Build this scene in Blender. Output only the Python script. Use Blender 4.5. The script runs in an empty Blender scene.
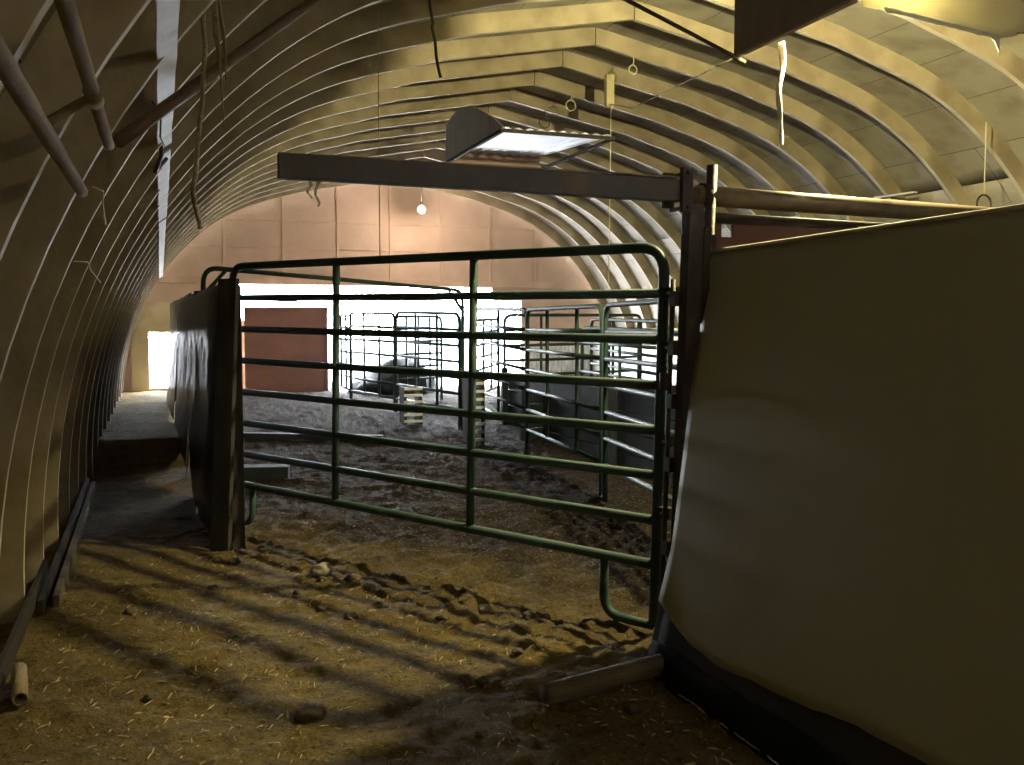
import bpy, bmesh, math, random
from mathutils import Vector, Matrix, noise
random.seed(7)
SC = bpy.context.scene
COL = SC.collection
V = Vector

# ------------------------------------------------------------------ materials
def nodes_of(name):
    m = bpy.data.materials.new(name); m.use_nodes = True
    nt = m.node_tree
    return m, nt, nt.nodes['Principled BSDF']

def mat(name, c1, c2=None, scale=6.0, rough=0.7, metal=0.0, bump=0.0, bscale=30.0, stretch=(1, 1, 1), detail=6.0,
        lo=0.35, hi=0.65, spec=0.5, c3=None, c3scale=2.0, c3lo=0.55, c3hi=0.7, trans=0.0):
    """two-tone noise material, optional third blotch colour, bump from a finer noise"""
    m, nt, b = nodes_of(name)
    N, L = nt.nodes, nt.links
    tc = N.new('ShaderNodeTexCoord'); mp = N.new('ShaderNodeMapping'); mp.inputs['Scale'].default_value = stretch
    L.new(tc.outputs['Object'], mp.inputs['Vector'])
    b.inputs['Roughness'].default_value = rough; b.inputs['Metallic'].default_value = metal
    b.inputs['Specular IOR Level'].default_value = spec
    b.inputs['Transmission Weight'].default_value = trans
    if c2 is None: c2 = tuple(x * 0.7 for x in c1)
    n = N.new('ShaderNodeTexNoise'); n.inputs['Scale'].default_value = scale; n.inputs['Detail'].default_value = detail
    L.new(mp.outputs['Vector'], n.inputs['Vector'])
    r = N.new('ShaderNodeMapRange'); r.inputs['From Min'].default_value = lo; r.inputs['From Max'].default_value = hi
    L.new(n.outputs['Fac'], r.inputs['Value'])
    mx = N.new('ShaderNodeMix'); mx.data_type = 'RGBA'
    mx.inputs[6].default_value = (*c1, 1); mx.inputs[7].default_value = (*c2, 1)
    L.new(r.outputs['Result'], mx.inputs[0])
    out = mx.outputs[2]
    if c3 is not None:
        n3 = N.new('ShaderNodeTexNoise'); n3.inputs['Scale'].default_value = c3scale; n3.inputs['Detail'].default_value = 8
        L.new(mp.outputs['Vector'], n3.inputs['Vector'])
        r3 = N.new('ShaderNodeMapRange'); r3.inputs['From Min'].default_value = c3lo; r3.inputs['From Max'].default_value = c3hi
        L.new(n3.outputs['Fac'], r3.inputs['Value'])
        m3 = N.new('ShaderNodeMix'); m3.data_type = 'RGBA'; m3.inputs[7].default_value = (*c3, 1)
        L.new(out, m3.inputs[6]); L.new(r3.outputs['Result'], m3.inputs[0]); out = m3.outputs[2]
    L.new(out, b.inputs['Base Color'])
    if bump:
        nb = N.new('ShaderNodeTexNoise'); nb.inputs['Scale'].default_value = bscale; nb.inputs['Detail'].default_value = 8
        L.new(mp.outputs['Vector'], nb.inputs['Vector'])
        bp = N.new('ShaderNodeBump'); bp.inputs['Strength'].default_value = bump; bp.inputs['Distance'].default_value = 0.02
        L.new(nb.outputs['Fac'], bp.inputs['Height']); L.new(bp.outputs['Normal'], b.inputs['Normal'])
    return m

def sheathing_mat(name, c1, c2, c3):
    """roof boards: u runs round the arch, v along the barn; dark seams and dusty blotches"""
    m, nt, b = nodes_of(name); N, L = nt.nodes, nt.links
    uv = N.new('ShaderNodeUVMap'); uv.uv_map = 'arch'
    br = N.new('ShaderNodeTexBrick'); br.offset = 0.5
    br.inputs['Color1'].default_value = (*c1, 1); br.inputs['Color2'].default_value = (*c2, 1)
    br.inputs['Mortar'].default_value = (c1[0] * .25, c1[1] * .23, c1[2] * .2, 1)
    br.inputs['Scale'].default_value = 1.0; br.inputs['Mortar Size'].default_value = 0.006
    br.inputs['Mortar Smooth'].default_value = 0.6
    br.inputs['Brick Width'].default_value = 2.46; br.inputs['Row Height'].default_value = 0.61
    L.new(uv.outputs['UV'], br.inputs['Vector'])
    n = N.new('ShaderNodeTexNoise'); n.inputs['Scale'].default_value = 3.0; n.inputs['Detail'].default_value = 8
    L.new(uv.outputs['UV'], n.inputs['Vector'])
    r = N.new('ShaderNodeMapRange'); r.inputs['From Min'].default_value = .45; r.inputs['From Max'].default_value = .75
    L.new(n.outputs['Fac'], r.inputs['Value'])
    mx = N.new('ShaderNodeMix'); mx.data_type = 'RGBA'; mx.inputs[7].default_value = (*c3, 1)
    L.new(br.outputs['Color'], mx.inputs[6]); L.new(r.outputs['Result'], mx.inputs[0])
    L.new(mx.outputs[2], b.inputs['Base Color']); b.inputs['Roughness'].default_value = .85
    b.inputs['Specular IOR Level'].default_value = .2
    bp = N.new('ShaderNodeBump'); bp.inputs['Strength'].default_value = .25; bp.inputs['Distance'].default_value = .01
    n2 = N.new('ShaderNodeTexNoise'); n2.inputs['Scale'].default_value = 25; n2.inputs['Detail'].default_value = 6
    L.new(uv.outputs['UV'], n2.inputs['Vector']); L.new(n2.outputs['Fac'], bp.inputs['Height'])
    L.new(bp.outputs['Normal'], b.inputs['Normal'])
    return m

def soil_mat(name):
    m, nt, b = nodes_of(name); N, L = nt.nodes, nt.links
    tc = N.new('ShaderNodeTexCoord'); geo = N.new('ShaderNodeNewGeometry')
    def noi(scale, detail=8, rough=.6):
        n = N.new('ShaderNodeTexNoise'); n.inputs['Scale'].default_value = scale; n.inputs['Detail'].default_value = detail
        n.inputs['Roughness'].default_value = rough
        L.new(tc.outputs['Object'], n.inputs['Vector']); return n
    def ramp(n, lo, hi):
        r = N.new('ShaderNodeMapRange'); r.inputs['From Min'].default_value = lo; r.inputs['From Max'].default_value = hi
        L.new(n.outputs['Fac'], r.inputs['Value']); return r.outputs['Result']
    def mix(f, a, bcol):
        x = N.new('ShaderNodeMix'); x.data_type = 'RGBA'
        L.new(f, x.inputs[0])
        if isinstance(a, tuple): x.inputs[6].default_value = (*a, 1)
        else: L.new(a, x.inputs[6])
        x.inputs[7].default_value = (*bcol, 1); return x.outputs[2]
    c = mix(ramp(noi(1.1), .38, .62), SOIL[0], SOIL[1])
    c = mix(ramp(noi(9.0), .48, .72), c, SOIL[2])
    c = mix(ramp(noi(55.0, 4), .60, .70), c, SOIL[3])
    c = mix(ramp(noi(28.0, 6), .56, .70), c, SOIL[4])
    c = mix(ramp(noi(95.0, 3), .58, .70), c, SOIL[4])
    c = mix(ramp(noi(6.0, 8), .62, .74), c, SOIL[4])
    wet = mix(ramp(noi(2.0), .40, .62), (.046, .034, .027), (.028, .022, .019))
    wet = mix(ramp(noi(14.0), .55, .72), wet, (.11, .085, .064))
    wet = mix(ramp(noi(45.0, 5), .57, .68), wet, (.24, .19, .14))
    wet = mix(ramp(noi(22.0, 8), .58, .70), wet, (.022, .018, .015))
    sx = N.new('ShaderNodeSeparateXYZ'); L.new(geo.outputs['Position'], sx.inputs[0])
    def mth(op, a, bv):
        x = N.new('ShaderNodeMath'); x.operation = op
        for i, q in enumerate((a, bv)):
            if isinstance(q, (int, float)): x.inputs[i].default_value = q
            else: L.new(q, x.inputs[i])
        return x.outputs[0]
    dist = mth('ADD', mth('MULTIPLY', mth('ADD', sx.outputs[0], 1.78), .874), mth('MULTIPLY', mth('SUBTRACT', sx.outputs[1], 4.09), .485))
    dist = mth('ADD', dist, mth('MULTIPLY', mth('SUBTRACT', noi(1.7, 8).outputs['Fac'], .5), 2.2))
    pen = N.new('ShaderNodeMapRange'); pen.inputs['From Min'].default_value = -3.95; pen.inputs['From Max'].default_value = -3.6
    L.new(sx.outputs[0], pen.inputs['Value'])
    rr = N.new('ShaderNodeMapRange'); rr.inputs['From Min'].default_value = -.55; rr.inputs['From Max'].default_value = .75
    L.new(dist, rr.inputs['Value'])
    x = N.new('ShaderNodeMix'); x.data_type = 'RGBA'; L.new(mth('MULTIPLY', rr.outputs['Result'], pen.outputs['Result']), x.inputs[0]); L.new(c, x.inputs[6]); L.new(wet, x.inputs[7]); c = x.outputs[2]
    L.new(c, b.inputs['Base Color']); b.inputs['Roughness'].default_value = .95; b.inputs['Specular IOR Level'].default_value = .12
    bp = N.new('ShaderNodeBump'); bp.inputs['Strength'].default_value = 1.0; bp.inputs['Distance'].default_value = .085
    L.new(noi(34.0, 10, .75).outputs['Fac'], bp.inputs['Height']); L.new(bp.outputs['Normal'], b.inputs['Normal'])
    return m

SOIL = [(.235, .165, .066), (.34, .245, .095), (.14, .095, .045), (.50, .40, .20), (.07, .052, .034)]
M = {}
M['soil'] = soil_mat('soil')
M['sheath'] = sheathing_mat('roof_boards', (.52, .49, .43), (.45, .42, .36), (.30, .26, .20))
M['sheath_shaded'] = sheathing_mat('ceiling_boards', (.38, .36, .31), (.33, .31, .26), (.22, .19, .145))  # darker copy of the boards, painting in the shade between the ridge ribs
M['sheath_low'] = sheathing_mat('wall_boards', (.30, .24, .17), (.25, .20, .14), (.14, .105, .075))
M['lit_edge_tint'] = mat('lit_edge_tint', (.60, .55, .45), (.48, .43, .34), 4, .75)  # pale tint painting grazing light onto the ribs' inner edges
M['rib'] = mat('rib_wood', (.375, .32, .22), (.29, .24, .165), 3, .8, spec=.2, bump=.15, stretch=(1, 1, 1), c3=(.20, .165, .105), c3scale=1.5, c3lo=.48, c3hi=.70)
M['plywood'] = mat('red_brown_board', (.47, .345, .285), (.40, .29, .235), 1.3, .8, c3=(.36, .255, .20), c3scale=.8, c3lo=.5, c3hi=.8, bump=.1)
M['cream_board'] = mat('cream_board', (.50, .43, .28), (.42, .35, .21), 1.6, .8, c3=(.32, .26, .16), c3scale=1.2)
M['batten'] = mat('batten_wood', (.47, .34, .265), (.40, .285, .22), 3, .8)
M['red_door'] = mat('red_door_paint', (.27, .135, .115), (.23, .115, .10), 2, .7, spec=.2)
M['green'] = mat('green_pipe_paint', (.036, .070, .062), (.028, .054, .050), 9, .6, spec=.28, c3=(.07, .055, .035), c3scale=7, c3lo=.60, c3hi=.75)
M['black_plastic'] = mat('black_plastic', (.030, .035, .046), (.021, .025, .034), 3, .33, bump=.5, bscale=9)
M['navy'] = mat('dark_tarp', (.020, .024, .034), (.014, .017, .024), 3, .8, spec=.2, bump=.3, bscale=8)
M['dark_wood'] = mat('dark_wood', (.055, .045, .036), (.035, .03, .026), 4, .8, spec=.2, stretch=(8, 8, 1), bump=.3)
M['end_board'] = mat('end_board', (.060, .056, .058), (.042, .040, .043), 4, .8, spec=.2, stretch=(8, 8, 1), bump=.3)
M['rust'] = mat('rusty_steel', (.045, .030, .025), (.028, .020, .018), 14, .6, .2, bump=.2, c3=(.09, .05, .032), c3scale=8)
M['beam'] = mat('grey_steel_beam', (.105, .10, .098), (.08, .075, .073), 5, .7, .1, c3=(.15, .105, .075), c3scale=5)
M['pipe'] = mat('dull_pipe', (.24, .19, .12), (.17, .13, .085), 8, .5, .35, c3=(.12, .08, .05), c3scale=6)
M['old_pole'] = mat('weathered_pole', (.33, .26, .165), (.20, .15, .10), 10, .9, spec=.15, bump=.5, bscale=22, stretch=(1, .25, 1), c3=(.40, .36, .30), c3scale=9, c3lo=.6, c3hi=.75)
M['brown_pole'] = mat('brown_pole', (.15, .09, .06), (.105, .065, .045), 8, .7, bump=.3)
M['olive'] = mat('olive_sheet', (.35, .34, .20), (.325, .315, .185), .8, .5, spec=.3, c3=(.31, .285, .17), c3scale=1.1, bump=.03, bscale=3)
M['mat_dark'] = mat('dark_rubber', (.050, .046, .036), (.038, .034, .028), 4, .9, spec=.15)
M['mat_black'] = mat('black_rubber', (.012, .012, .011), (.009, .009, .009), 4, .9, spec=.1)
M['rust_board'] = mat('rust_red_board', (.17, .075, .045), (.13, .06, .038), 5, .75, c3=(.10, .065, .045), c3scale=4)
M['white_lath'] = mat('white_lath', (.74, .74, .70), (.62, .62, .57), 9, .6, c3=(.42, .40, .35), c3scale=6, c3lo=.6, c3hi=.75)
M['plastic_white'] = mat('white_plastic', (.86, .87, .86), (.74, .75, .74), 7, .35, bump=.6, bscale=14)
M['plastic_wrinkle'] = mat('wrinkled_plastic', (.56, .56, .55), (.36, .36, .355), 9, .4, bump=.7, bscale=12, stretch=(2, 2, .5))
M['corrugated'] = mat('translucent_panel', (.86, .88, .88), (.78, .80, .81), 3, .5)
M['grey_board'] = mat('grey_board', (.36, .32, .25), (.27, .24, .19), 5, .8, stretch=(4, 4, .6), bump=.2)
M['vent_dark'] = mat('dark_plywood', (.22, .155, .085), (.18, .125, .068), 2, .75, stretch=(1, 4, .5))
M['vent_black'] = mat('black_frame', (.03, .028, .024), None, 5, .7)
M['rope'] = mat('jute_rope', (.34, .28, .18), (.25, .20, .125), 40, .9, bump=.5, bscale=80)
M['twine'] = mat('pale_twine', (.62, .56, .38), (.5, .45, .3), 40, .9)
M['wire'] = mat('dark_wire', (.06, .05, .035), None, 20, .6)
M['steel'] = mat('worn_steel', (.42, .40, .36), (.3, .28, .24), 12, .4, .6)
M['black_iron'] = mat('black_iron', (.022, .020, .019), (.035, .026, .02), 9, .55, .2)
M['log'] = mat('muddy_post', (.13, .10, .062), (.085, .066, .043), 7, .8, stretch=(.3, 3, 3), bump=.4)
M['clod'] = mat('dirt_clod', (.10, .072, .045), (.06, .045, .03), 12, .95, bump=.8, bscale=18)
M['stone'] = mat('pale_clod', (.30, .26, .20), (.2, .17, .13), 12, .95, bump=.8, bscale=18)
M['straw'] = mat('straw', (.55, .44, .22), (.40, .31, .15), 12, .8)
M['yard'] = mat('gravel_yard', (.36, .36, .36), (.28, .28, .28), .4, .9)
M['shed'] = mat('pale_shed', (.35, .40, .46), (.30, .35, .41), 1, .7)
M['yellow_block'] = mat('pale_block', (.62, .55, .32), (.52, .45, .26), 6, .7)

def translucent(name, c1, c2=None, *a, **k):
    m = mat(name, c1, c2, *a, **k); nt = m.node_tree; b = nt.nodes['Principled BSDF']
    t = nt.nodes.new('ShaderNodeBsdfTranslucent'); t.inputs[0].default_value = (*c1, 1)
    x = nt.nodes.new('ShaderNodeMixShader'); x.inputs[0].default_value = .16
    o = nt.nodes['Material Output']; nt.links.new(b.outputs[0], x.inputs[1]); nt.links.new(t.outputs[0], x.inputs[2]); nt.links.new(x.outputs[0], o.inputs[0])
    return m
def glow(name, col, strength):
    m = bpy.data.materials.new(name); m.use_nodes = True; nt = m.node_tree
    for n in list(nt.nodes): nt.nodes.remove(n)
    e = nt.nodes.new('ShaderNodeEmission'); e.inputs[0].default_value = (*col, 1); e.inputs[1].default_value = strength
    o = nt.nodes.new('ShaderNodeOutputMaterial'); nt.links.new(e.outputs[0], o.inputs[0]); return m
M['bulb'] = glow('lit_bulb', (1, .72, .25), 45)

# ------------------------------------------------------------------ mesh helpers
def link(name, bm, material, root=None, smooth=False):
    """turn a bmesh given in world coordinates into ONE object; a part is stored relative to its thing"""
    base = None
    if root is not None:
        wl = V((0, 0, 0)); r = root
        while r is not None: wl += r.location; r = r.parent
        bmesh.ops.translate(bm, verts=bm.verts, vec=-wl)
    else:
        cs = [v.co for v in bm.verts]
        c = V((sum(p.x for p in cs) / len(cs), sum(p.y for p in cs) / len(cs), min(p.z for p in cs)))
        base = c; bmesh.ops.translate(bm, verts=bm.verts, vec=-c)
    me = bpy.data.meshes.new(name)
    if smooth:
        for f in bm.faces: f.smooth = True
    bm.to_mesh(me); bm.free()
    me.materials.append(M[material] if isinstance(material, str) else material)
    o = bpy.data.objects.new(name, me); COL.objects.link(o)
    if root is not None: o.parent = root
    else: o.location = base
    return o

def thing(name, label, cat, loc, group=None):
    o = bpy.data.objects.new(name, None); COL.objects.link(o); o.location = V(loc); o.empty_display_size = .1
    o['label'] = label; o['category'] = cat
    if group: o['group'] = group
    return o

def tag(o, label, cat, group=None, kind=None):
    if label: o['label'] = label
    if cat: o['category'] = cat
    if group: o['group'] = group
    if kind: o['kind'] = kind
    return o

def struct(o, label=None):
    o['kind'] = 'structure'
    if label: o['label'] = label; 
    return o

def fillet(pts, r, n=5):
    out = [V(pts[0])]
    for i in range(1, len(pts) - 1):
        p0, p, p1 = V(pts[i - 1]), V(pts[i]), V(pts[i + 1])
        a = (p0 - p); b = (p1 - p); rr = min(r, a.length * .49, b.length * .49)
        a = p + a.normalized() * rr; b = p + b.normalized() * rr
        for k in range(n + 1):
            t = k / n; out.append(a.lerp(p, t).lerp(p.lerp(b, t), t))
    out.append(V(pts[-1])); return out

def tube(bm, pts, r, seg=10, cap=True, closed=False, wob=0.0):
    pts = [V(p) for p in pts]; n = len(pts); rings = []
    up = V((0, 0, 1)); prev = None
    for i, p in enumerate(pts):
        if closed: d = pts[(i + 1) % n] - pts[i - 1]
        else: d = pts[min(i + 1, n - 1)] - pts[max(i - 1, 0)]
        d.normalize()
        if prev is None:
            a = d.cross(up) if abs(d.z) < .95 else d.cross(V((1, 0, 0)))
        else:
            a = prev - d * prev.dot(d)
        a.normalize(); prev = a; b = d.cross(a)
        ri = r[i] if isinstance(r, (list, tuple)) else r
        if wob: ri *= 1 + random.uniform(-wob, wob)
        rings.append([bm.verts.new(p + (a * math.cos(2 * math.pi * k / seg) + b * math.sin(2 * math.pi * k / seg)) * ri) for k in range(seg)])
    m = n if closed else n - 1
    for i in range(m):
        A, B = rings[i], rings[(i + 1) % n]
        for k in range(seg):
            bm.faces.new((A[k], A[(k + 1) % seg], B[(k + 1) % seg], B[k]))
    if cap and not closed:
        bm.faces.new(list(reversed(rings[0]))); bm.faces.new(rings[-1])
    return bm

def T(pts, r, **k): return tube(bmesh.new(), pts, r, **k)

def hollow(bm, p0, p1, r, wall=.008, seg=16):
    """open-ended pipe"""
    p0, p1 = V(p0), V(p1); d = (p1 - p0).normalized()
    a = d.cross(V((0, 0, 1)) if abs(d.z) < .9 else V((1, 0, 0))).normalized(); b = d.cross(a)
    def ring(p, rr): return [bm.verts.new(p + (a * math.cos(2 * math.pi * k / seg) + b * math.sin(2 * math.pi * k / seg)) * rr) for k in range(seg)]
    R = [ring(p0, r - wall), ring(p0, r), ring(p1, r), ring(p1, r - wall)]
    for i in range(4):
        A, B = R[i], R[(i + 1) % 4]
        for k in range(seg): bm.faces.new((A[k], A[(k + 1) % seg], B[(k + 1) % seg], B[k]))
    return bm

def obox(bm, c, ax, ay, az, bev=0.0):
    """box with centre c and half-axis vectors"""
    c, ax, ay, az = V(c), V(ax), V(ay), V(az)
    vs = [bm.verts.new(c + ax * i + ay * j + az * k) for i in (-1, 1) for j in (-1, 1) for k in (-1, 1)]
    q = [(0, 1, 3, 2), (4, 6, 7, 5), (0, 4, 5, 1), (2, 3, 7, 6), (0, 2, 6, 4), (1, 5, 7, 3)]
    fs = [bm.faces.new([vs[i] for i in f]) for f in q]
    if bev:
        es = list({e for f in fs for e in f.edges})
        bmesh.ops.bevel(bm, geom=es, offset=bev, segments=2, affect='EDGES', profile=.7)
    return bm

def box(bm, x0, x1, y0, y1, z0, z1, bev=0.0):
    return obox(bm, ((x0 + x1) / 2, (y0 + y1) / 2, (z0 + z1) / 2), ((x1 - x0) / 2, 0, 0), (0, (y1 - y0) / 2, 0), (0, 0, (z1 - z0) / 2), bev)

def bar(bm, p0, p1, w, h, bev=0.004, up=(0, 0, 1)):
    p0, p1 = V(p0), V(p1); d = (p1 - p0); L = d.length; d.normalize()
    s = d.cross(V(up)).normalized(); u = s.cross(d)
    return obox(bm, (p0 + p1) / 2, d * L / 2, s * w / 2, u * h / 2, bev)

def sheet(bm, f, nu, nv, th, nrm=None):
    """solid sheet from f(u,v) -> point, thickness th along local normal"""
    P = [[V(f(i / nu, j / nv)) for j in range(nv + 1)] for i in range(nu + 1)]
    def nm(i, j):
        a = P[min(i + 1, nu)][j] - P[max(i - 1, 0)][j]; b = P[i][min(j + 1, nv)] - P[i][max(j - 1, 0)]
        return a.cross(b).normalized()
    A = [[bm.verts.new(P[i][j]) for j in range(nv + 1)] for i in range(nu + 1)]
    B = [[bm.verts.new(P[i][j] + nm(i, j) * th) for j in range(nv + 1)] for i in range(nu + 1)]
    for i in range(nu):
        for j in range(nv):
            bm.faces.new((A[i][j], A[i][j + 1], A[i + 1][j + 1], A[i + 1][j]))
            bm.faces.new((B[i][j], B[i + 1][j], B[i + 1][j + 1], B[i][j + 1]))
    for i in range(nu):
        bm.faces.new((A[i][0], A[i + 1][0], B[i + 1][0], B[i][0])); bm.faces.new((A[i][nv], B[i][nv], B[i + 1][nv], A[i + 1][nv]))
    for j in range(nv):
        bm.faces.new((A[0][j], B[0][j], B[0][j + 1], A[0][j + 1])); bm.faces.new((A[nu][j], A[nu][j + 1], B[nu][j + 1], B[nu][j]))
    return bm

def nz(x, y, z=0.0, s=1.0): return noise.noise(V((x * s, y * s, z * s)))

# ------------------------------------------------------------------ the arch of the barn
RT = [4.858, 4.798, 4.737, 4.675, 4.61, 4.542, 4.469, 4.392, 4.312, 4.228, 4.144, 4.058, 3.972, 3.882, 3.788, 3.687, 3.583, 3.484,
      3.404, 3.349, 3.286, 3.241, 3.212, 3.199, 3.202, 3.221, 3.256]
def rad(phd):
    t = (phd + 14) / 4; i = max(0, min(len(RT) - 2, int(t))); k = t - i
    return RT[i] * (1 - k) + RT[i + 1] * k
def arch_pt(phd, off=0.0, side=1):
    a = math.radians(phd); r = rad(phd)
    a1, a2 = math.radians(phd - 1), math.radians(phd + 1)
    t = V((rad(phd + 1 if phd < 89 else 90) * math.cos(a2) - rad(phd - 1) * math.cos(a1), rad(min(phd + 1, 90)) * math.sin(a2) - rad(phd - 1) * math.sin(a1)))
    if phd > 88.5: t = V((-1, .19))
    t.normalize(); n = V((t.y, -t.x))
    x = r * math.cos(a) + n.x * off; z = 1 + r * math.sin(a) + n.y * off
    if phd > 89.9: x = 0; 
    return side * x, z
PHS = [-13.5 + i * (103.5 / 44) for i in range(45)]
def arch_line(off, lo=-13.5, hi=90):
    ph = [p for p in PHS if lo - 1e-6 <= p <= hi + 1e-6]
    right = [arch_pt(p, off, 1) for p in ph]
    return ph, right
def arch_x(z, off=0.0):
    """half width of the arch at height z"""
    best = None
    for i in range(0, 1036):
        p = -13.5 + i * .1
        x, zz = arch_pt(p, off)
        if zz >= z: return x
    return 0
def arch_z(x, off=0.0):
    x = abs(x)
    for i in range(1035, -1, -1):
        p = -13.5 + i * .1
        xx, zz = arch_pt(p, off)
        if xx >= x: return zz
    return 0
DEPTH = 0.165
Y0, Y1 = -3.6, 17.98
def skin(name, prof, material, flip=False):
    bm = bmesh.new(); uvl = bm.loops.layers.uv.new('arch')
    ys = [Y0 + (Y1 + .1 - Y0) * i / 12 for i in range(13)]
    d = [0]
    for i in range(1, len(prof)): d.append(d[-1] + math.hypot(prof[i][0] - prof[i - 1][0], prof[i][1] - prof[i - 1][1]))
    inner = [[bm.verts.new((p[0], y, p[1])) for y in ys] for p in prof]
    for i in range(len(prof) - 1):
        for j in range(len(ys) - 1):
            f = bm.faces.new((inner[i][j], inner[i][j + 1], inner[i + 1][j + 1], inner[i + 1][j]))
            for lp, (a, b_) in zip(f.loops, ((i, j), (i, j + 1), (i + 1, j + 1), (i + 1, j))): lp[uvl].uv = (ys[b_], d[a])
    bmesh.ops.recalc_face_normals(bm, faces=bm.faces)
    o = link(name, bm, material, smooth=True)
    sol = o.modifiers.new('thickness', 'SOLIDIFY'); sol.thickness = .05
    # thicken outwards
    me = o.data; k = len(me.polygons) // 2; pol = me.polygons[k]
    c = o.location + pol.center; inward = V((0, 0, 1)) - V((c.x, 0, c.z)); inward.normalize()
    sol.offset = -1.0 if pol.normal.dot(inward) > 0 else 1.0
    return struct(o)
SPLIT = 26.6
lowph = [p for p in PHS if p <= SPLIT]; hiph = [p for p in PHS if p >= lowph[-1] - 1e-6]
lw = [arch_pt(p, DEPTH, 1) for p in lowph]
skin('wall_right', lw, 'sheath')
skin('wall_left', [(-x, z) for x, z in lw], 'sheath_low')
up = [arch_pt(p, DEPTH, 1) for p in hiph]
skin('ceiling', [(-x, z) for x, z in up] + list(reversed(up))[1:], 'sheath_shaded')

# ribs: each arched rib is a piece of the building of its own
RIB_Y = [4.574 + .821 * i for i in range(-9, 17)]
for n, y in enumerate(RIB_Y):
    bm = bmesh.new(); rows = []
    th = .024
    for s in (-1, 1):
        for p in (PHS if s < 0 else list(reversed(PHS))):
            a = arch_pt(p, 0, s); b_ = arch_pt(p, DEPTH + .004, s)
            if p > 89.9: a = (s * .004, a[1]); b_ = (s * .004, b_[1])
            rows.append([bm.verts.new((q[0], y + dy, q[1])) for q, dy in ((a, -th), (a, th), (b_, th), (b_, -th))])
    for i in range(len(rows) - 1):
        A, B = rows[i], rows[i + 1]
        if i == len(PHS) - 1: bm.faces.new(list(reversed(A))); bm.faces.new(B); continue
        for k in range(4):
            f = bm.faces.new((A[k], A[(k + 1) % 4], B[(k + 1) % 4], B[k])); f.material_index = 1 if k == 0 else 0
    bm.faces.new(rows[0]); bm.faces.new(list(reversed(rows[-1])))
    bmesh.ops.recalc_face_normals(bm, faces=bm.faces)
    o = link('trim_%d' % (n + 1), bm, 'rib'); o.data.materials.append(M['lit_edge_tint']); struct(o)
TR = len(RIB_Y)

# ------------------------------------------------------------------ floor
def sstep(a, b, x):
    t = max(0, min(1, (x - a) / (b - a))); return t * t * (3 - 2 * t)
def floor_base(x, y):
    alley = 1 - sstep(-3.85, -3.6, x + .02 * (y - 7) * 0)
    za = .25 * sstep(10.75, 11.55, y) + .13 * sstep(12, 18, y)
    zp = .32 * sstep(8.5, 17.5, y)
    return za * alley + zp * (1 - alley)
def floor_z(x, y):
    z = floor_base(x, y)
    dd = (x + 1.78) * .874 + (y - 4.09) * .485 + .35 * nz(x, y, 4, .9)
    mud = (.30 + .30 * sstep(.1, .6, nz(x, y, 12, 1.1)) + .45 * sstep(-1.0, -.25, dd)) * (.2 + .8 * sstep(-3.85, -3.55, x) if y > 6 else 1)
    a = (.010 + .010 * mud) * nz(x, y, 0, 2.3) + .026 * mud * nz(x, y, 3, 6.0) + .030 * mud * nz(x, y, 5, 12.0) + (.005 + .016 * mud) * nz(x, y, 9, 23)
    ridge = 1 - abs(nz(x + .7 * y, y * 1.2 - x * .3, 7, 2.1)); a += .02 * mud * max(0, ridge - .72) / .28
    return z + a - .012
bm = bmesh.new()
xs = []; x = -4.95
while x < 5.0: xs.append(x); x += .03 if x < .2 else .10
ys = []; y = -3.5
while y < 18.3: ys.append(y); y += (.12 if y < 2 else .028 if y < 7.5 else .05 if y < 11 else .09)
ys.append(18.3)
G = [[bm.verts.new((x, y, floor_z(x, y))) for y in ys] for x in xs]
for i in range(len(xs) - 1):
    for j in range(len(ys) - 1): bm.faces.new((G[i][j], G[i + 1][j], G[i + 1][j + 1], G[i][j + 1]))
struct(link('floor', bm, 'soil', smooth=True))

# ------------------------------------------------------------------ end walls
def end_wall(name, y0, y1, holes, material):
    """wall across the arch; holes = (x0,x1,z0,z1)"""
    cuts = sorted({round(-4.85 + .2 * i, 3) for i in range(49)} | {h[0] for h in holes} | {h[1] for h in holes} | {0.0})
    bm = bmesh.new()
    for a, b_ in zip(cuts, cuts[1:]):
        ta, tb = arch_z(a, DEPTH * .7), arch_z(b_, DEPTH * .7)
        if abs(a) > 4.6: ta = max(ta, 1.9 if abs(a) < 4.7 else 1.2)
        if abs(b_) > 4.6: tb = max(tb, 1.9 if abs(b_) < 4.7 else 1.2)
        mid = (a + b_) / 2; segs = [(-.3, None)]
        hs = sorted([h for h in holes if h[0] <= mid <= h[1]], key=lambda h: h[2])
        z = -.3; parts = []
        for h in hs:
            if h[2] > z: parts.append((z, h[2]))
            z = h[3]
        parts.append((z, None))
        for z0, z1 in parts:
            za, zb = (z1, z1) if z1 is not None else (max(ta, z0 + .01), max(tb, z0 + .01))
            vs = [bm.verts.new(p) for p in ((a, y0, z0), (b_, y0, z0), (b_, y0, zb), (a, y0, za), (a, y1, z0), (b_, y1, z0), (b_, y1, zb), (a, y1, za))]
            for f in ((0, 1, 2, 3), (5, 4, 7, 6), (4, 5, 1, 0), (3, 2, 6, 7), (4, 0, 3, 7), (1, 5, 6, 2)): bm.faces.new([vs[i] for i in f])
    return struct(link(name, bm, material))
end_wall('wall_far', 17.98, 18.08, [(-4.29, -3.75, .42, 1.40), (-2.85, 2.1, -.1, 2.27), (2.1, 2.72, -.1, 2.02)], 'plywood')
end_wall('wall_near', -3.6, -3.5, [], 'plywood')

def trim(bm, material, label=None):
    global TR
    TR += 1; return struct(link('trim_%d' % TR, bm, material))
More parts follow.
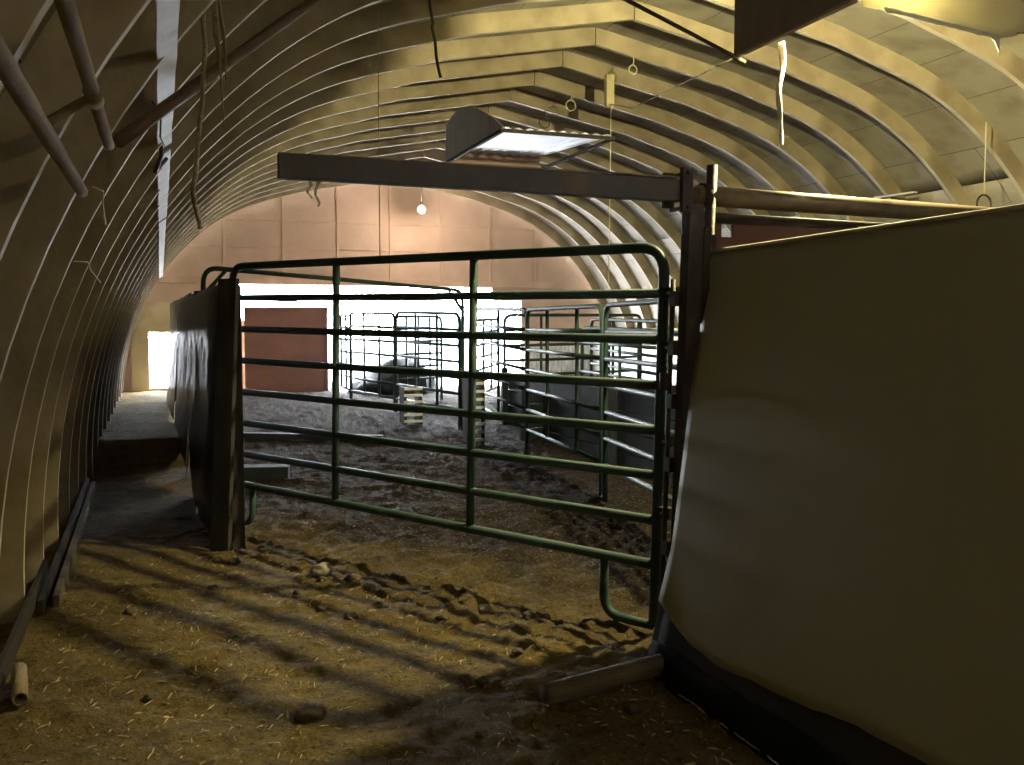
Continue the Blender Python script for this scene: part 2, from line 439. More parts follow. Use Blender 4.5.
# cream sheathing low on the left of the far wall, round the small hatch
bm = bmesh.new()
for x0, x1, z0, z1 in ((-4.58, -4.29, .30, 1.40), (-4.58, -3.2, 1.40, 1.93), (-3.75, -3.2, .3, 1.40), (-3.2, -2.85, .2, 1.93)): box(bm, x0, x1, 17.95, 17.98, z0, z1)
trim(bm, 'cream_board')
box_ = bmesh.new(); box(box_, -4.3, 3.6, 17.93, 17.98, 2.28, 2.40, .004); trim(box_, 'batten')
for k, xx in enumerate((-3.0, -1.95, -.95, .05, 1.05, 2.05, 3.0)):
    bm = bmesh.new(); box(bm, xx - .02, xx + .02, 17.955, 17.98, 2.40, arch_z(xx) + .05, .003); trim(bm, 'batten')
for z in (2.95, 3.45):
    bm = bmesh.new(); w = arch_x(z, .05); box(bm, -w, w, 17.965, 17.98, z - .015, z + .015); trim(bm, 'batten')

# snow-bright yard outside with a low shed
bm = bmesh.new()
q = [bm.verts.new(p) for p in ((-60, 18.2, .12), (60, 18.2, .12), (60, 120, .12), (-60, 120, .12))]; bm.faces.new(q)
struct(link('ground', bm, 'yard'))

# ------------------------------------------------------------------ gate
HG, LG = V((-1.78, 4.09, 0)), V((-3.52, 7.32, 0))
gd = (LG - HG).normalized()
def g(t, z): p = HG.lerp(LG, t * 1.022 + .004 - .013 * z / 1.9); return V((p.x, p.y, z))   # the gate hangs with its post a little out of plumb
gate = thing('swing_gate', 'tall green pipe gate of eight rails, closed across the pen beside the rusty hinge post', 'gate', HG)
zt = lambda t: 1.88 + .065 * t
zb = .334
loop = fillet([g(0, .03), g(0, zt(0)), g(1, zt(1)), g(1, zb), g(0, zb)], .14, 6)
link('frame', T(loop, .026, seg=12), 'green', gate, True)
for k in range(1, 7):
    z0, z1 = zb + (zt(0) - zb) * k / 7, zb + (zt(1) - zb) * k / 7
    link('rail', T([g(.004, z0), g(.5, (z0 + z1) / 2 - .006), g(.996, z1)], .024), 'green', gate, True)
for t in (.338, .671):
    link('upright', T([g(t, zb), g(t, zt(t))], .024), 'green', gate, True)
link('foot', T(fillet([g(.082, zb), g(.082, .03), g(.002, .03)], .12, 6), .024), 'green', gate, True)
link('foot', T(fillet([g(.93, zb), g(.93, .05), g(.998, .05), g(.998, zb)], .12, 6), .024), 'green', gate, True)
for z in (1.66, 1.40, .95, .60):
    bm = bmesh.new(); bar(bm, g(0, z), g(-.022, z), .05, .055, .004)
    hg = link('hinge', bm, 'black_iron', gate)
    link('bolt', T([g(-.012, z) + V((.03, .016, 0)), g(-.012, z) - V((.03, .016, 0))], .008, seg=8), 'steel', hg, True)

# ------------------------------------------------------------------ hinge post group
post = thing('hinge_post', 'dark square steel post with rust that the green gate hangs from', 'post', (-1.735, 3.90, 0))
bm = bmesh.new(); box(bm, -1.775, -1.70, 3.865, 3.94, -.05, 2.06, .006); link('shaft', bm, 'rust', post)
for z in (1.63, 1.40, 1.15, .85, .45):
    bm = bmesh.new(); box(bm, -1.80, -1.69, 3.93, 3.985, z - .035, z + .035, .004); br_ = link('bracket', bm, 'black_iron', post)
    link('bolt', T([(-1.75, 3.98, z), (-1.75, 4.0, z)], .009, seg=8), 'steel', br_, True)
lk = bmesh.new(); hollow(lk, (-1.81, 3.99, 1.2), (-1.81, 3.99, 1.28), .022); link('hinge_sleeve', lk, 'black_iron', post)
o = T([(-1.790, 3.975, .04), (-1.787, 3.975, 1.72)], .012); tag(link('hinge_rod', o, 'rust', None, True), 'thin rusty rod standing between the gate stile and the square post', 'rod')
pp = thing('round_post', 'rusty round pipe post rising above the olive sheet, brown and open topped', 'post', (-1.615, 3.95, 0))
bm = hollow(bmesh.new(), (-1.615, 3.95, -.05), (-1.615, 3.95, 2.255), .026); link('shaft', bm, 'rust', pp, True)
bm = hollow(bmesh.new(), (-1.615, 3.95, 1.60), (-1.615, 3.95, 1.93), .034); link('sleeve', bm, 'rust', pp, True)
bm = bmesh.new(); box(bm, -1.69, -1.655, 3.87, 3.90, -.05, 1.96, .004)
tag(link('post_plank', bm, 'dark_wood'), 'dark upright plank squeezed between the square post and the round pipe post', 'plank')

def lean_post(o):
    for ch in [o] + list(o.children_recursive):
        if ch.type != 'MESH': continue
        base = ch.location.z + (o.location.z if ch is not o else 0)
        for v in ch.data.vertices:
            h = v.co.z + base; v.co.x += .024 * h - .028; v.co.y -= .008 * h
for o in (post, pp, bpy.data.objects['post_plank'], bpy.data.objects['hinge_rod']): lean_post(o)
# overhead beam and its clamp
bt = thing('overhead_beam', 'grey rectangular steel beam reaching left above the gate, its left end free', 'beam', (-2.6, 3.93, 2.1))
bm = bmesh.new(); bar(bm, (-3.585, 3.90, 2.137), (-1.765, 3.93, 2.126), .06, .10, .006); link('tube', bm, 'beam', bt)
bm = bmesh.new(); box(bm, -3.5, -1.79, 3.885, 3.935, 2.180, 2.188); link('top_highlight', bm, 'pipe', bt)  # yellowish strip painting in the lamplight on the beam's top edge
cl = thing('beam_clamp', 'dark steel clamp plates gripping the beam end at the post', 'clamp', (-1.755, 3.93, 2.03))
bm = bmesh.new(); box(bm, -1.795, -1.74, 3.845, 3.875, 2.02, 2.225, .005); link('plate', bm, 'rust', cl)
bm = bmesh.new(); box(bm, -1.825, -1.77, 3.965, 3.99, 2.05, 2.215, .005); link('plate', bm, 'black_iron', cl)
bm = bmesh.new(); tube(bm, [(-1.767, 3.83, 2.20), (-1.767, 4.0, 2.20)], .010); link('bolt', bm, 'black_iron', cl)
bm = bmesh.new(); tube(bm, [(-1.767, 3.83, 2.045), (-1.767, 4.0, 2.045)], .010); link('bolt', bm, 'black_iron', cl)
hp = thing('cross_pipe', 'long dull yellowish pipe running right from the post above the olive sheet', 'pipe', (-.8, 3.97, 2.1))
link('tube', hollow(bmesh.new(), (-1.66, 3.95, 2.115), (.45, 4.06, 2.10), .048, seg=18), 'pipe', hp, True)
link('collar', hollow(bmesh.new(), (-1.64, 3.952, 2.115), (-1.60, 3.953, 2.115), .058, seg=18), 'rust', hp, True)
o = T([(-1.60, 4.00, 2.035), (-.6, 4.06, 2.03), (.45, 4.12, 2.03)], .012)
tag(link('guy_rod', o, 'wire', None, True), 'thin dark rod running just below the yellowish cross pipe', 'rod')

# rust-red board with a slot behind the olive sheet
bd = thing('slotted_board', 'rust-red board with a small slot, half hidden behind the olive sheet', 'board', (-1.1, 4.12, 1.3))
bm = bmesh.new()
X = [-1.58, -1.435, -1.365, -.62]
for a, b_, z0, z1 in ((X[0], X[1], 1.30, 2.03), (X[1], X[2], 1.30, 1.94), (X[2], X[3], 1.30, 2.01)): box(bm, a, b_, 4.09, 4.115, z0, z1)
link('face', bm, 'rust_board', bd)
bm = bmesh.new(); box(bm, -1.585, -.62, 4.075, 4.125, 2.005, 2.035, .004); link('top_rail', bm, 'rust', bd)

# ------------------------------------------------------------------ olive sheet panel, leaning out at its foot
def lean(z): return -1.6 - .243 * (1.85 - z)
EDGE = [(3.66, .30), (3.50, .215), (3.34, .185), (3.17, .17), (2.95, .19), (2.72, .20), (2.45, .235), (2.2, .245), (1.6, .26), (.7, .27)]
def low_edge(y):
    for (ya, za), (yb, zb_) in zip(EDGE, EDGE[1:]):
        if yb <= y <= ya:
            t = (ya - y) / (ya - yb); return za + (zb_ - za) * t + .006 * nz(y, 0, 0, 9)
    return EDGE[0][1] if y > EDGE[0][0] else EDGE[-1][1]
def olive(u, v):
    y_top = 3.93 + (.7 - 3.93) * u; y_bot = 3.66 + (.7 - 3.66) * u
    zl = low_edge(y_bot); zt_ = 1.85 + .012 * u
    z = zt_ + (zl - zt_) * v; yy = y_top + (y_bot - y_top) * v
    curl = -.03 * max(0, 1 - u / .06) * max(0, (v - .85) / .15) + .010 * nz(yy, z, 0, 1.3) * v
    return (lean(z) + curl, yy, z)
sp = thing('olive_sheet_panel', 'large smooth olive sheet wall on the right with a ragged bottom edge', 'panel', (-1.8, 2.3, 0))
link('sheet', sheet(bmesh.new(), olive, 70, 40, .008), 'olive', sp, True)
link('edge_highlight', T([(lean(1.852) - .003, 3.935, 1.852), (lean(1.86) - .003, 2.3, 1.858), (lean(1.862) - .003, .7, 1.864)], .008, seg=8), 'lit_edge_tint', sp, True)  # pale bead added as a painted lamp highlight along the sheet's top
bm = bmesh.new(); bar(bm, (-1.565, 3.80, 1.81), (-1.565, .7, 1.82), .03, .05, .004); link('top_batten', bm, 'dark_wood', sp)
for yy in (3.72, 2.4, 1.1):
    bm = bmesh.new(); bar(bm, (lean(.0) + .075, yy, .0), (lean(1.84) + .075, yy, 1.84), .05, .09, .004, up=(0, 1, 0)); link('stud', bm, 'dark_wood', sp)
kb = thing('kick_board', 'dark rubber skirt under the olive sheet, resting on the dirt', 'skirt', (-2.0, 2.3, 0))
link('skirt', sheet(bmesh.new(), lambda u, v: (lean(.42 - .44 * v) + .040 + .012 * nz(u * 5, v, 2, 1.5), 3.70 - .03 * v - 3.0 * u, .42 - .36 * v), 40, 8, .012), 'mat_dark', kb, True)
link('lower_strip', sheet(bmesh.new(), lambda u, v: (lean(.13 - .15 * v) + .0 - .02 * v - .004 * (1 - v) + .012 * nz(u * 9, 3, 1, 1.0), 3.68 - 2.98 * u, .12 + .02 * nz(u * 11, 0) - (.14 + .02 * nz(u * 11, 0)) * v), 40, 6, .012), 'mat_black', kb, True)
for (ya, yb) in ((3.30, 3.12), (3.0, 2.96), (2.90, 2.76), (2.70, 2.62)):
    bm = bmesh.new()
    sheet(bm, lambda u, v: (lean(0) - .045 - .012 * v, ya + (yb - ya) * u, .018 + .008 * nz(u * 7, ya, 0, 2) + .010 * v), 8, 1, .002)
    tag(link('torn_plastic_sliver', bm, 'plastic_white', None, True), 'thin pale plastic sliver sticking out under the dark rubber skirt', 'scrap', 'plastic slivers under the skirt')

# round post lying on the ground
bm = bmesh.new(); n = 10
pts = [V((-2.63, 3.43, .042)).lerp(V((-1.93, 3.60, .045)), i / n) for i in range(n + 1)]
lg = thing('fallen_post', 'round muddy wooden post lying on the dirt against the dark skirt', 'post', (-2.3, 3.5, 0))
link('shaft', T(pts, [.046 + .003 * nz(i, 3, 0, .7) for i in range(n + 1)], seg=16), 'log', lg, True)

# ------------------------------------------------------------------ fence along the left alley
def fx(y): return -4.0186 + .3686 - .029 * (y - 6.7)
fb = thing('end_plank', 'wide dark upright plank at the near end of the alley fence, beside the gate', 'plank', (-3.62, 6.68, 0))
bm = bmesh.new(); obox(bm, (-3.655, 6.63, .89), (.055, -.045, 0), (-.013, -.016, 0), (.042, -.008, .93), .006); link('board', bm, 'end_board', fb)
bm = bmesh.new(); box(bm, -3.62, -3.53, 6.70, 6.79, -.05, 1.78, .006); link('post', bm, 'dark_wood', fb)
lab = ['black plastic sheet on the alley fence, nearest the gate, crinkled and shiny', 'black plastic sheet in the middle of the alley fence', 'black plastic sheet at the far end of the alley fence, beside the bright hatch']
for i, (ya, yb, zt_, zl) in enumerate(((6.70, 10.08, 1.80, -.02), (10.05, 13.1, 1.84, .10), (13.15, 16.0, 1.86, .28))):
    t = thing('fence_sheet', lab[i], 'fence', (fx((ya + yb) / 2), (ya + yb) / 2, 0), 'plastic sheets along the alley fence')
    def F(u, v, ya=ya, yb=yb, zt_=zt_, zl=zl, i=i):
        yy = ya + (yb - ya) * u
        rag = .05 * abs(nz(u * 6, i * 3, 0, 1.3)) + (.40 * max(0, 1 - abs(u - .80) / .16) if i == 0 else 0)
        z = zt_ - (zt_ - (zl + rag)) * v
        w = .010 * nz(yy, z, i, 2) + .007 * nz(yy * 1.0 + z, z * 1.6, i, 5) + .055 * max(0, (7.7 - yy) / .95)
        bulge = -.08 * v * v
        return (fx(yy) + w + bulge - .02, yy, z)
    link('plastic', sheet(bmesh.new(), F, 60, 40, .004), 'black_plastic', t, True)
    for yy in (ya + .04, yb - .04):
        bm = bmesh.new(); box(bm, fx(yy) + .012, fx(yy) + .09, yy - .035, yy + .035, -.05, zt_ + .02, .004); link('post', bm, 'dark_wood', t)
    bm = bmesh.new(); bar(bm, (fx(ya) + .04, ya, zt_ - .04), (fx(yb) + .04, yb, zt_ - .04), .04, .08, .004); link('top_rail', bm, 'dark_wood', t)

# high bow frame behind the gate
bw = thing('bow_frame', 'green pipe bow behind the gate with gussets at its rounded corners', 'frame', (-2, 9.9, 0))
A, B = V((-3.66, 9.8, 0)), V((-.30, 12.15, 0)); zA, zB = 2.08, 1.98
ptsb = fillet([A + V((0, 0, .0)), A + V((0, 0, zA)), B + V((0, 0, zB)), B + V((0, 0, .1))], .18, 6)
link('pipe', T(ptsb, .025), 'green', bw, True)
d = (B - A).normalized()
link('gusset', T([A + V((0, 0, zA - .27)), A + d * .30 + V((0, 0, zA))], .020), 'green', bw, True)
link('gusset', T([B + V((0, 0, zB - .27)), B - d * .30 + V((0, 0, zB))], .020), 'green', bw, True)

# ------------------------------------------------------------------ corral panels further back
def corral(p0, p1, label, zt_=1.68, nr=6, ups=(.33, .67), zb_=.32, r=.023, zg0=0.0, zg1=0.0):
    p0, p1 = V((*p0, 0)), V((*p1, 0)); c = (p0 + p1) / 2
    t = thing('corral_panel', label, 'fence panel', (c.x, c.y, floor_base(c.x, c.y)), 'green corral panels behind the gate')
    b0, b1 = floor_base(p0.x, p0.y) * .45 + zg0, floor_base(p1.x, p1.y) * .45 + zg1
    def P(s, z): q = p0.lerp(p1, s); return V((q.x, q.y, z + b0 + (b1 - b0) * s))
    lp = fillet([P(0, -.02), P(0, zt_), P(1, zt_), P(1, -.02)], .13, 5)
    link('frame', T(lp, r, seg=8), 'green', t, True)
    for k in range(nr):
        z = zb_ + (zt_ - zb_) * k / nr
        link('rail', T([P(0, z), P(1, z)], r * .9, seg=8), 'green', t, True)
    for s in ups: link('upright', T([P(s, zb_), P(s, zt_)], r * .9, seg=8), 'green', t, True)
    return t
corral((-.98, 4.45), (-.50, 7.35), 'corral panel right behind the hinge post, nearest of the line', ups=(.5,))
corral((-.45, 7.53), (-.16, 10.1), 'corral panel with a rounded corner, second from the hinge post', ups=(.28, .68))
corral((-.15, 10.15), (.12, 12.9), 'third corral panel from the hinge post, hazy in the middle distance', ups=(.5,))
corral((-.30, 12.3), (-.75, 14.1), 'corral panel beyond the bow frame post, lit from behind', zt_=1.62)
corral((-.76, 14.15), (-1.15, 15.7), 'corral panel farther back toward the bright doorway', zt_=1.60)
corral((-1.13, 15.75), (-1.12, 17.2), 'farthest corral panel, next to the red door', zt_=1.56)
corral((.45, 12.6), (2.9, 13.2), 'corral panel crosswise at the back right, in front of the pale plastic', zt_=1.60, ups=(.25, .5, .75))
corral((1.0, 9.0), (1.1, 11.4), 'corral panel forming the right side of the narrow chute', zt_=1.45, ups=(.5,))
corral((.5, 14.1), (1.5, 15.9), 'corral panel slanting behind the chute, left of the pale plastic', zt_=1.5)

corral((1.35, 9.6), (1.6, 12.2), 'corral panel half hidden behind the long dark partition, in front of the pale plastic', zt_=1.55)
corral((-.55, 15.1), (.35, 15.5), 'short corral panel across the line, just before the dark heap', zt_=1.55, ups=(.25, .5, .75))
# solid dark partition behind the right-hand panels
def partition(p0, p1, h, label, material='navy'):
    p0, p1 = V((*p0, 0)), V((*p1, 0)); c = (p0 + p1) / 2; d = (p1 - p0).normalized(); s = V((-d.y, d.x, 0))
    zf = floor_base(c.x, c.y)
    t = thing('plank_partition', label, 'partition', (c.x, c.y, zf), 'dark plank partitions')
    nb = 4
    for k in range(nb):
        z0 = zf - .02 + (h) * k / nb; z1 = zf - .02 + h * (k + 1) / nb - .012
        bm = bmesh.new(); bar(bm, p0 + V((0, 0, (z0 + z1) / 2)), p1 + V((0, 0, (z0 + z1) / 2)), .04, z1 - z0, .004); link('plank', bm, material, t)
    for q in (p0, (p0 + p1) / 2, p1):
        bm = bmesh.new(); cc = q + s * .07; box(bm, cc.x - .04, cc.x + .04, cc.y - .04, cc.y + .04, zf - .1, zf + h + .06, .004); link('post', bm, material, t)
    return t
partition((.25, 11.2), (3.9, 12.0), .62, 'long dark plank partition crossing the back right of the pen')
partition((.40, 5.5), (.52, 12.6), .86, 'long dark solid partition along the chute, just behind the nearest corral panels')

# pale slatted crates in the chute
def crate(c, w, d, h, n, label):
    zf = floor_base(c[0], c[1])
    t = thing('slatted_crate', label, 'crate', (c[0], c[1], zf), 'pale slatted crates by the chute')
    for k in range(n):
        z = zf + .03 + (h - .05) * k / (n - 1)
        bm = bmesh.new(); box(bm, c[0] - w / 2, c[0] + w / 2, c[1] - d / 2, c[1] - d / 2 + .02, z - .018, z + .018, .003); link('slat', bm, 'corrugated', t)
    for sx in (-1, 1):
        bm = bmesh.new(); box(bm, c[0] + sx * (w / 2 - .02) - .02, c[0] + sx * (w / 2 - .02) + .02, c[1] - d / 2 + .02, c[1] + d / 2, zf - .02, zf + h, .003); link('side', bm, 'dark_wood', t)
crate((-.42, 11.3), .20, .3, .85, 9, 'narrow slatted crate just right of the middle gate upright')
crate((-.80, 13.0), .26, .3, .50, 6, 'slatted crate left of the bow frame post, low and pale')

# rusty spool stand
sp2 = thing('spool_stand', 'small rusty spool stand on the dark partition near the gate stile', 'stand', (.93, 8.0, 0))
link('stem', T([(.93, 8.0, .48), (.93, 8.0, .78)], .045), 'rust_board', sp2, True)
bm = bmesh.new(); box(bm, .82, 1.04, 7.9, 8.1, .78, .81, .004); link('top', bm, 'rust_board', sp2)
bm = bmesh.new(); box(bm, .82, 1.04, 7.9, 8.1, .03, .48, .004); link('base', bm, 'dark_wood', sp2)

# dark heap beyond the panels
bm = bmesh.new(); bmesh.ops.create_icosphere(bm, subdivisions=4, radius=1)
for v in bm.verts:
    p = v.co.copy(); k = 1 + .12 * nz(p.x, p.y, p.z, 2.3) + .06 * nz(p.x, p.y, p.z, 6)
    v.co = V((-.15 + p.x * .80 * k, 17.0 + p.y * .6 * k, .28 + max(-.1, p.z * .62 * k * (1 + .45 * p.x))))
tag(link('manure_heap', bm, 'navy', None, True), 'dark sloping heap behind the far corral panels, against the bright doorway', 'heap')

# wrinkled pale plastic along the far right
wp = thing('plastic_curtain', 'wrinkled pale plastic curtain low along the far right wall', 'curtain', (3.6, 17, .6))
def wr(u, v):
    if u < .38: xx, yy = 2.75 + (4.25 - 2.75) * u / .38, 17.86
    else: k = (u - .38) / .62; xx, yy = 4.25 + .05 * math.sin(k * 2), 17.86 - 7.5 * k
    z = 1.16 - .58 * v
    a = .05 * nz(xx * 2, yy * 2, z * .6, 3.0) + .03 * nz(xx * 3, yy * 3, z, 6)
    return (xx - a, yy - abs(a), z + .02 * nz(u * 30, v, 0, 1))
link('plastic', sheet(bmesh.new(), wr, 160, 14, .006), 'plastic_wrinkle', wp, True)
bm = bmesh.new(); box(bm, 2.72, 4.3, 17.80, 17.90, .52, .58, .004); box(bm, 4.2, 4.35, 10.3, 17.9, .52, .58, .004); link('ledge', bm, 'white_lath', wp)
lb = thing('liner_board', 'cream liner board on the right wall above the pale plastic', 'board', (4.2, 14, 1.18))
bm = bmesh.new(); obox(bm, (4.38, 14.0, 1.33), (.045, 0, -.14), (0, 3.7, 0), (.012, 0, .004)); link('face', bm, 'cream_board', lb)

# ------------------------------------------------------------------ far doorway
rd = thing('red_door', 'dull red door panel standing in the bright far doorway', 'door', (-1.95, 17.75, .28))
bm = bmesh.new(); box(bm, -2.68, -1.19, 17.74, 17.78, .30, 1.85, .004); link('face', bm, 'red_door', rd)
for x0, x1, z0, z1 in ((-2.68, -1.19, 1.80, 1.86), (-1.25, -1.19, .3, 1.86)):
    bm = bmesh.new(); box(bm, x0, x1, 17.725, 17.745, z0, z1, .003); link('edge_strip', bm, 'red_door', rd)
dr = thing('door_rail', 'thin dark rail above the red door', 'rail', (-1.95, 17.76, 1.9))
link('bar', T([(-2.72, 17.76, 1.98), (-1.10, 17.76, 1.95)], .012), 'wire', dr, True)
link('hanger', T([(-1.13, 17.76, 1.95), (-1.13, 17.76, .3)], .012), 'wire', dr, True)
bm = bmesh.new(); box(bm, -2.87, -2.66, 17.82, 17.92, .15, 1.62, .005); tag(link('door_jamb', bm, 'cream_board'), 'cream post at the left edge of the far doorway', 'post')

fs = thing('farm_shed', 'low hazy shed outside, seen through the far doorway', 'shed', (9.5, 46, .1))
bm = bmesh.new(); box(bm, 7.2, 12.5, 45, 48, .1, 2.0); link('wall', bm, 'shed', fs)
bm = bmesh.new(); vs = [bm.verts.new(p) for p in ((7.0, 44.7, 2.0), (12.7, 44.7, 2.0), (12.7, 46.5, 2.6), (7.0, 46.5, 2.6), (7.0, 48.3, 2.0), (12.7, 48.3, 2.0))]
bm.faces.new((vs[0], vs[1], vs[2], vs[3])); bm.faces.new((vs[3], vs[2], vs[5], vs[4])); bm.faces.new((vs[0], vs[3], vs[4])); bm.faces.new((vs[1], vs[5], vs[2])); link('roof', bm, 'shed', fs)

# ------------------------------------------------------------------ things on the left wall
for (z, x, y0, y1, r, lbl) in ((1.925, -4.255, .6, 3.31, .019, 'lower of the two stubby weathered pipes along the left wall'),
                               (2.07, -4.172, .6, 3.28, .017, 'upper of the two stubby weathered pipes along the left wall, meeting the brown brace')):
    t = thing('wall_pipe', lbl, 'pipe', (x, (y0 + y1) / 2, z), 'weathered pipes on the left wall')
    pts = [V((x, y0 + (y1 - y0) * i / 30, z)) for i in range(31)]
    link('tube', T(pts, [r * (1 + .10 * nz(i, z * 9, 0, .6)) for i in range(31)], seg=14), 'old_pole', t, True)
tl = thing('pipe_tee', 'dark fitting joining the upper weathered pipe to the wall', 'fitting', (-4.17, 2.6, 2.04))
bm = bmesh.new(); tube(bm, [(-4.172, 2.54, 2.07), (-4.172, 2.66, 2.07)], .022, seg=12); link('collar', bm, 'old_pole', tl, True)
link('stub', T([(-4.172, 2.60, 2.07), (-4.31, 2.62, 1.98)], .012), 'old_pole', tl, True)
pts = [V((-4.165, 3.83, 2.18)).lerp(V((-3.05, 5.48, 3.44)), i / 8) for i in range(9)]
tag(link('brace_pole', T(pts, .026, seg=12, wob=.05), 'brown_pole', None, True), 'dark brown pole slanting up across the left ribs behind the white lath', 'pole')

ws = thing('white_lath', 'long white lath fixed along the ribs of the left wall', 'lath', (-4.0, 8, 2.4))
segs = [(1.6, 5.55), (5.75, 8.9), (9.0, 17.7)]
for a, b_ in segs:
    def LF(u, v, a=a, b_=b_):
        yy = a + (b_ - a) * u
        x = -3.992 - .075 * (yy - 3.16) / 14.6; z = 2.50 - .14 * (yy - 3.16) / 14.6
        w = .112 * (1 if yy < 8.9 else .9)
        return (x + w * (v - .5) * .62 + .004 * nz(yy, 0, 0, 3), yy + .02 * nz(v * 3, a), z + w * (v - .5) * .45 + .006 * nz(yy, 1, 0, 1.5))
    link('strip', sheet(bmesh.new(), LF, 40, 3, .008), 'white_lath', ws)

def strand(pts, r, material, name, label, cat, seg=7, sub=10, jit=0.0):
    P = [V(p) for p in pts]; out = []
    for i in range(len(P) - 1):
        for k in range(sub):
            t = k / sub; q = P[i].lerp(P[i + 1], t)
            out.append(q + V((nz(q.z * 5, i, 1, 1.5), nz(q.z * 5, i, 7, 1.5), 0)) * jit)
    out.append(P[-1])
    return tag(link(name, T(out, r, seg=seg), material, None, True), label, cat)
ROPE1 = [(-3.86, 3.82, 2.80), (-3.855, 3.82, 2.52), (-3.885, 3.82, 2.25), (-3.905, 3.82, 2.02), (-3.885, 3.82, 1.87)]
strand(ROPE1, .009, 'rope', 'hanging_rope', 'long jute rope hanging beside the white lath', 'rope', jit=.012)
fr = thing('frayed_rope', 'frayed bundle of twine hanging right of the long jute rope', 'rope', (-3.74, 3.9, 2.3))
for k in range(7):
    a = random.uniform(-.02, .02); b_ = random.uniform(-.02, .02); e = random.uniform(2.36, 2.52) if k else 2.26
    bm = bmesh.new(); tube(bm, [(-3.815 + a * .4, 3.9 + b_ * .3, 2.83), (-3.80 + a, 3.9 + b_, 2.62), (-3.785 + a * .6, 3.9 + b_ * .5, e)], [.006, .006, .003], seg=6)
    link('strand', bm, 'rope', fr, True)
strand([(-2.28, 6.45, 3.80), (-2.25, 6.45, 3.55), (-2.19, 6.47, 3.22)], .011, 'wire', 'roof_rope', 'short dark rope hanging from the roof left of the ridge', 'rope', jit=.01)
strand([(-2.62, 6.5, 3.62), (-2.62, 6.5, 1.98)], .0035, 'rope', 'hanging_string', 'thin string hanging straight down left of the hanging roof rope', 'string')
strand([(-2.02, 4.62, 3.33), (-1.3, 4.88, 3.225), (-.62, 5.14, 3.13)], .012, 'wire', 'roof_rod', 'dark rod slanting under the ridge to the corner of the brown hanging board', 'rod', jit=.0)
# twine wisps snagged on the left ribs
for k, (p, q, r_, lbl) in enumerate((((-4.26, 3.9, 2.02), (-4.26, 4.5, 2.03), (-4.27, 4.9, 1.98), 'curl of twine snagged below the end of the lower weathered pipe'),
                        ((-4.39, 4.65, 1.79), (-4.38, 5.5, 1.80), (-4.38, 6.3, 1.77), 'thin stalk stuck across the left ribs below the pipes'),
                        ((-4.05, 4.3, 2.44), (-4.02, 4.5, 2.33), (-4.0, 4.9, 2.36), 'dark twig snagged on the white lath'),
                        ((-4.02, 5.45, 2.47), (-4.05, 5.7, 2.36), (-3.99, 5.8, 2.45), 'black rag of twine crossing the break in the white lath'))):
    o = T([p, V(p).lerp(V(q), .5) + V((.02, 0, .02)), q, r_], .004 if k < 3 else .012, seg=6)
    tag(link('snagged_twine', o, 'twine' if k < 2 else 'wire', None, True), lbl, 'twine')

# loose boards against the foot of the left wall
for k, (p, q, w, h, lbl) in enumerate((((-4.70, 4.0, .02), (-4.69, 6.0, .12), .025, .10, 'base board lying along the left wall, nearest the camera'),
                              ((-4.66, 5.45, .03), (-4.70, 9.3, .10), .03, .09, 'narrow dark board leaning at the foot of the left wall, outer of two'),
                              ((-4.60, 5.6, .02), (-4.66, 9.4, .06), .035, .07, 'narrow pale-edged board at the foot of the left wall, inner of two'))):
    bm = bmesh.new(); bar(bm, p, q, w, h, .004); tag(link('loose_board', bm, ('dark_wood', 'dark_wood', 'log')[k]), lbl, 'board')
hp2 = thing('pipe_stub', 'short open pipe stub at the foot of the left wall, bottom left', 'pipe', (-4.6, 4.3, 0))
link('tube', hollow(bmesh.new(), (-4.585, 4.12, .035), (-4.63, 4.45, .05), .030), 'old_pole', hp2, True)

# ------------------------------------------------------------------ under the ridge
vb = thing('ridge_vent', 'boxed ridge vent under the roof with a pale translucent top, far one', 'vent', (0, 10.4, 3.5))
x0, x1, y0, y1, zb_ = -.74, .52, 9.3, 11.4, 3.5
bm = bmesh.new(); nb = 5
for k in range(nb):
    
    a = y0 + (y1 - y0) * k / nb + .004; b_ = y0 + (y1 - y0) * (k + 1) / nb - .004; HT = (.04, .24, .40, .50, .54, .46)
    vs = [bm.verts.new((x, y, z)) for x in (x0, x0 + .02) for y, z in ((a, zb_), (b_, zb_), (b_, zb_ + HT[k + 1]), (a, zb_ + HT[k]))]
    for f in ((0, 1, 2, 3), (7, 6, 5, 4), (0, 4, 5, 1), (1, 5, 6, 2), (2, 6, 7, 3), (3, 7, 4, 0)): bm.faces.new([vs[i] for i in f])
link('left_side', bm, 'grey_board', vb)
bm = bmesh.new(); box(bm, x0 + .02, x1 - .02, y1 - .02, y1, zb_, 3.95); link('far_side', bm, 'plywood', vb)
bm = bmesh.new()
sheet(bm, lambda u, v: (x0 + .03 + (x1 - x0 - .06) * u, y0 + .03 + (y1 - y0 - .06) * v, zb_ + .03 + .12 * v + .012 * math.sin(u * 60)), 60, 4, .006)
link('translucent_panel', bm, 'corrugated', vb)
for p, q in (((x0, y0, zb_), (x0, y1, zb_)), ((x1, y0, zb_), (x1, y1, zb_)), ((x0, y0, zb_), (x1, y0, zb_)), ((x0, y1, zb_), (x1, y1, zb_))):
    bm = bmesh.new(); bar(bm, p, q, .035, .035, .004); link('frame_bar', bm, 'dark_wood', vb)
hb = thing('hanging_board', 'dark brown board hanging under the roof near the top of the picture', 'board', (-.66, 4.7, 3.18))
bm = bmesh.new(); box(bm, -.68, -.655, 4.08, 5.17, 3.17, 4.28, .003); link('face', bm, 'vent_dark', hb)
bm = bmesh.new(); box(bm, -.655, -.60, 4.55, 4.62, 3.19, 4.28, .003); link('batten', bm, 'vent_dark', hb)
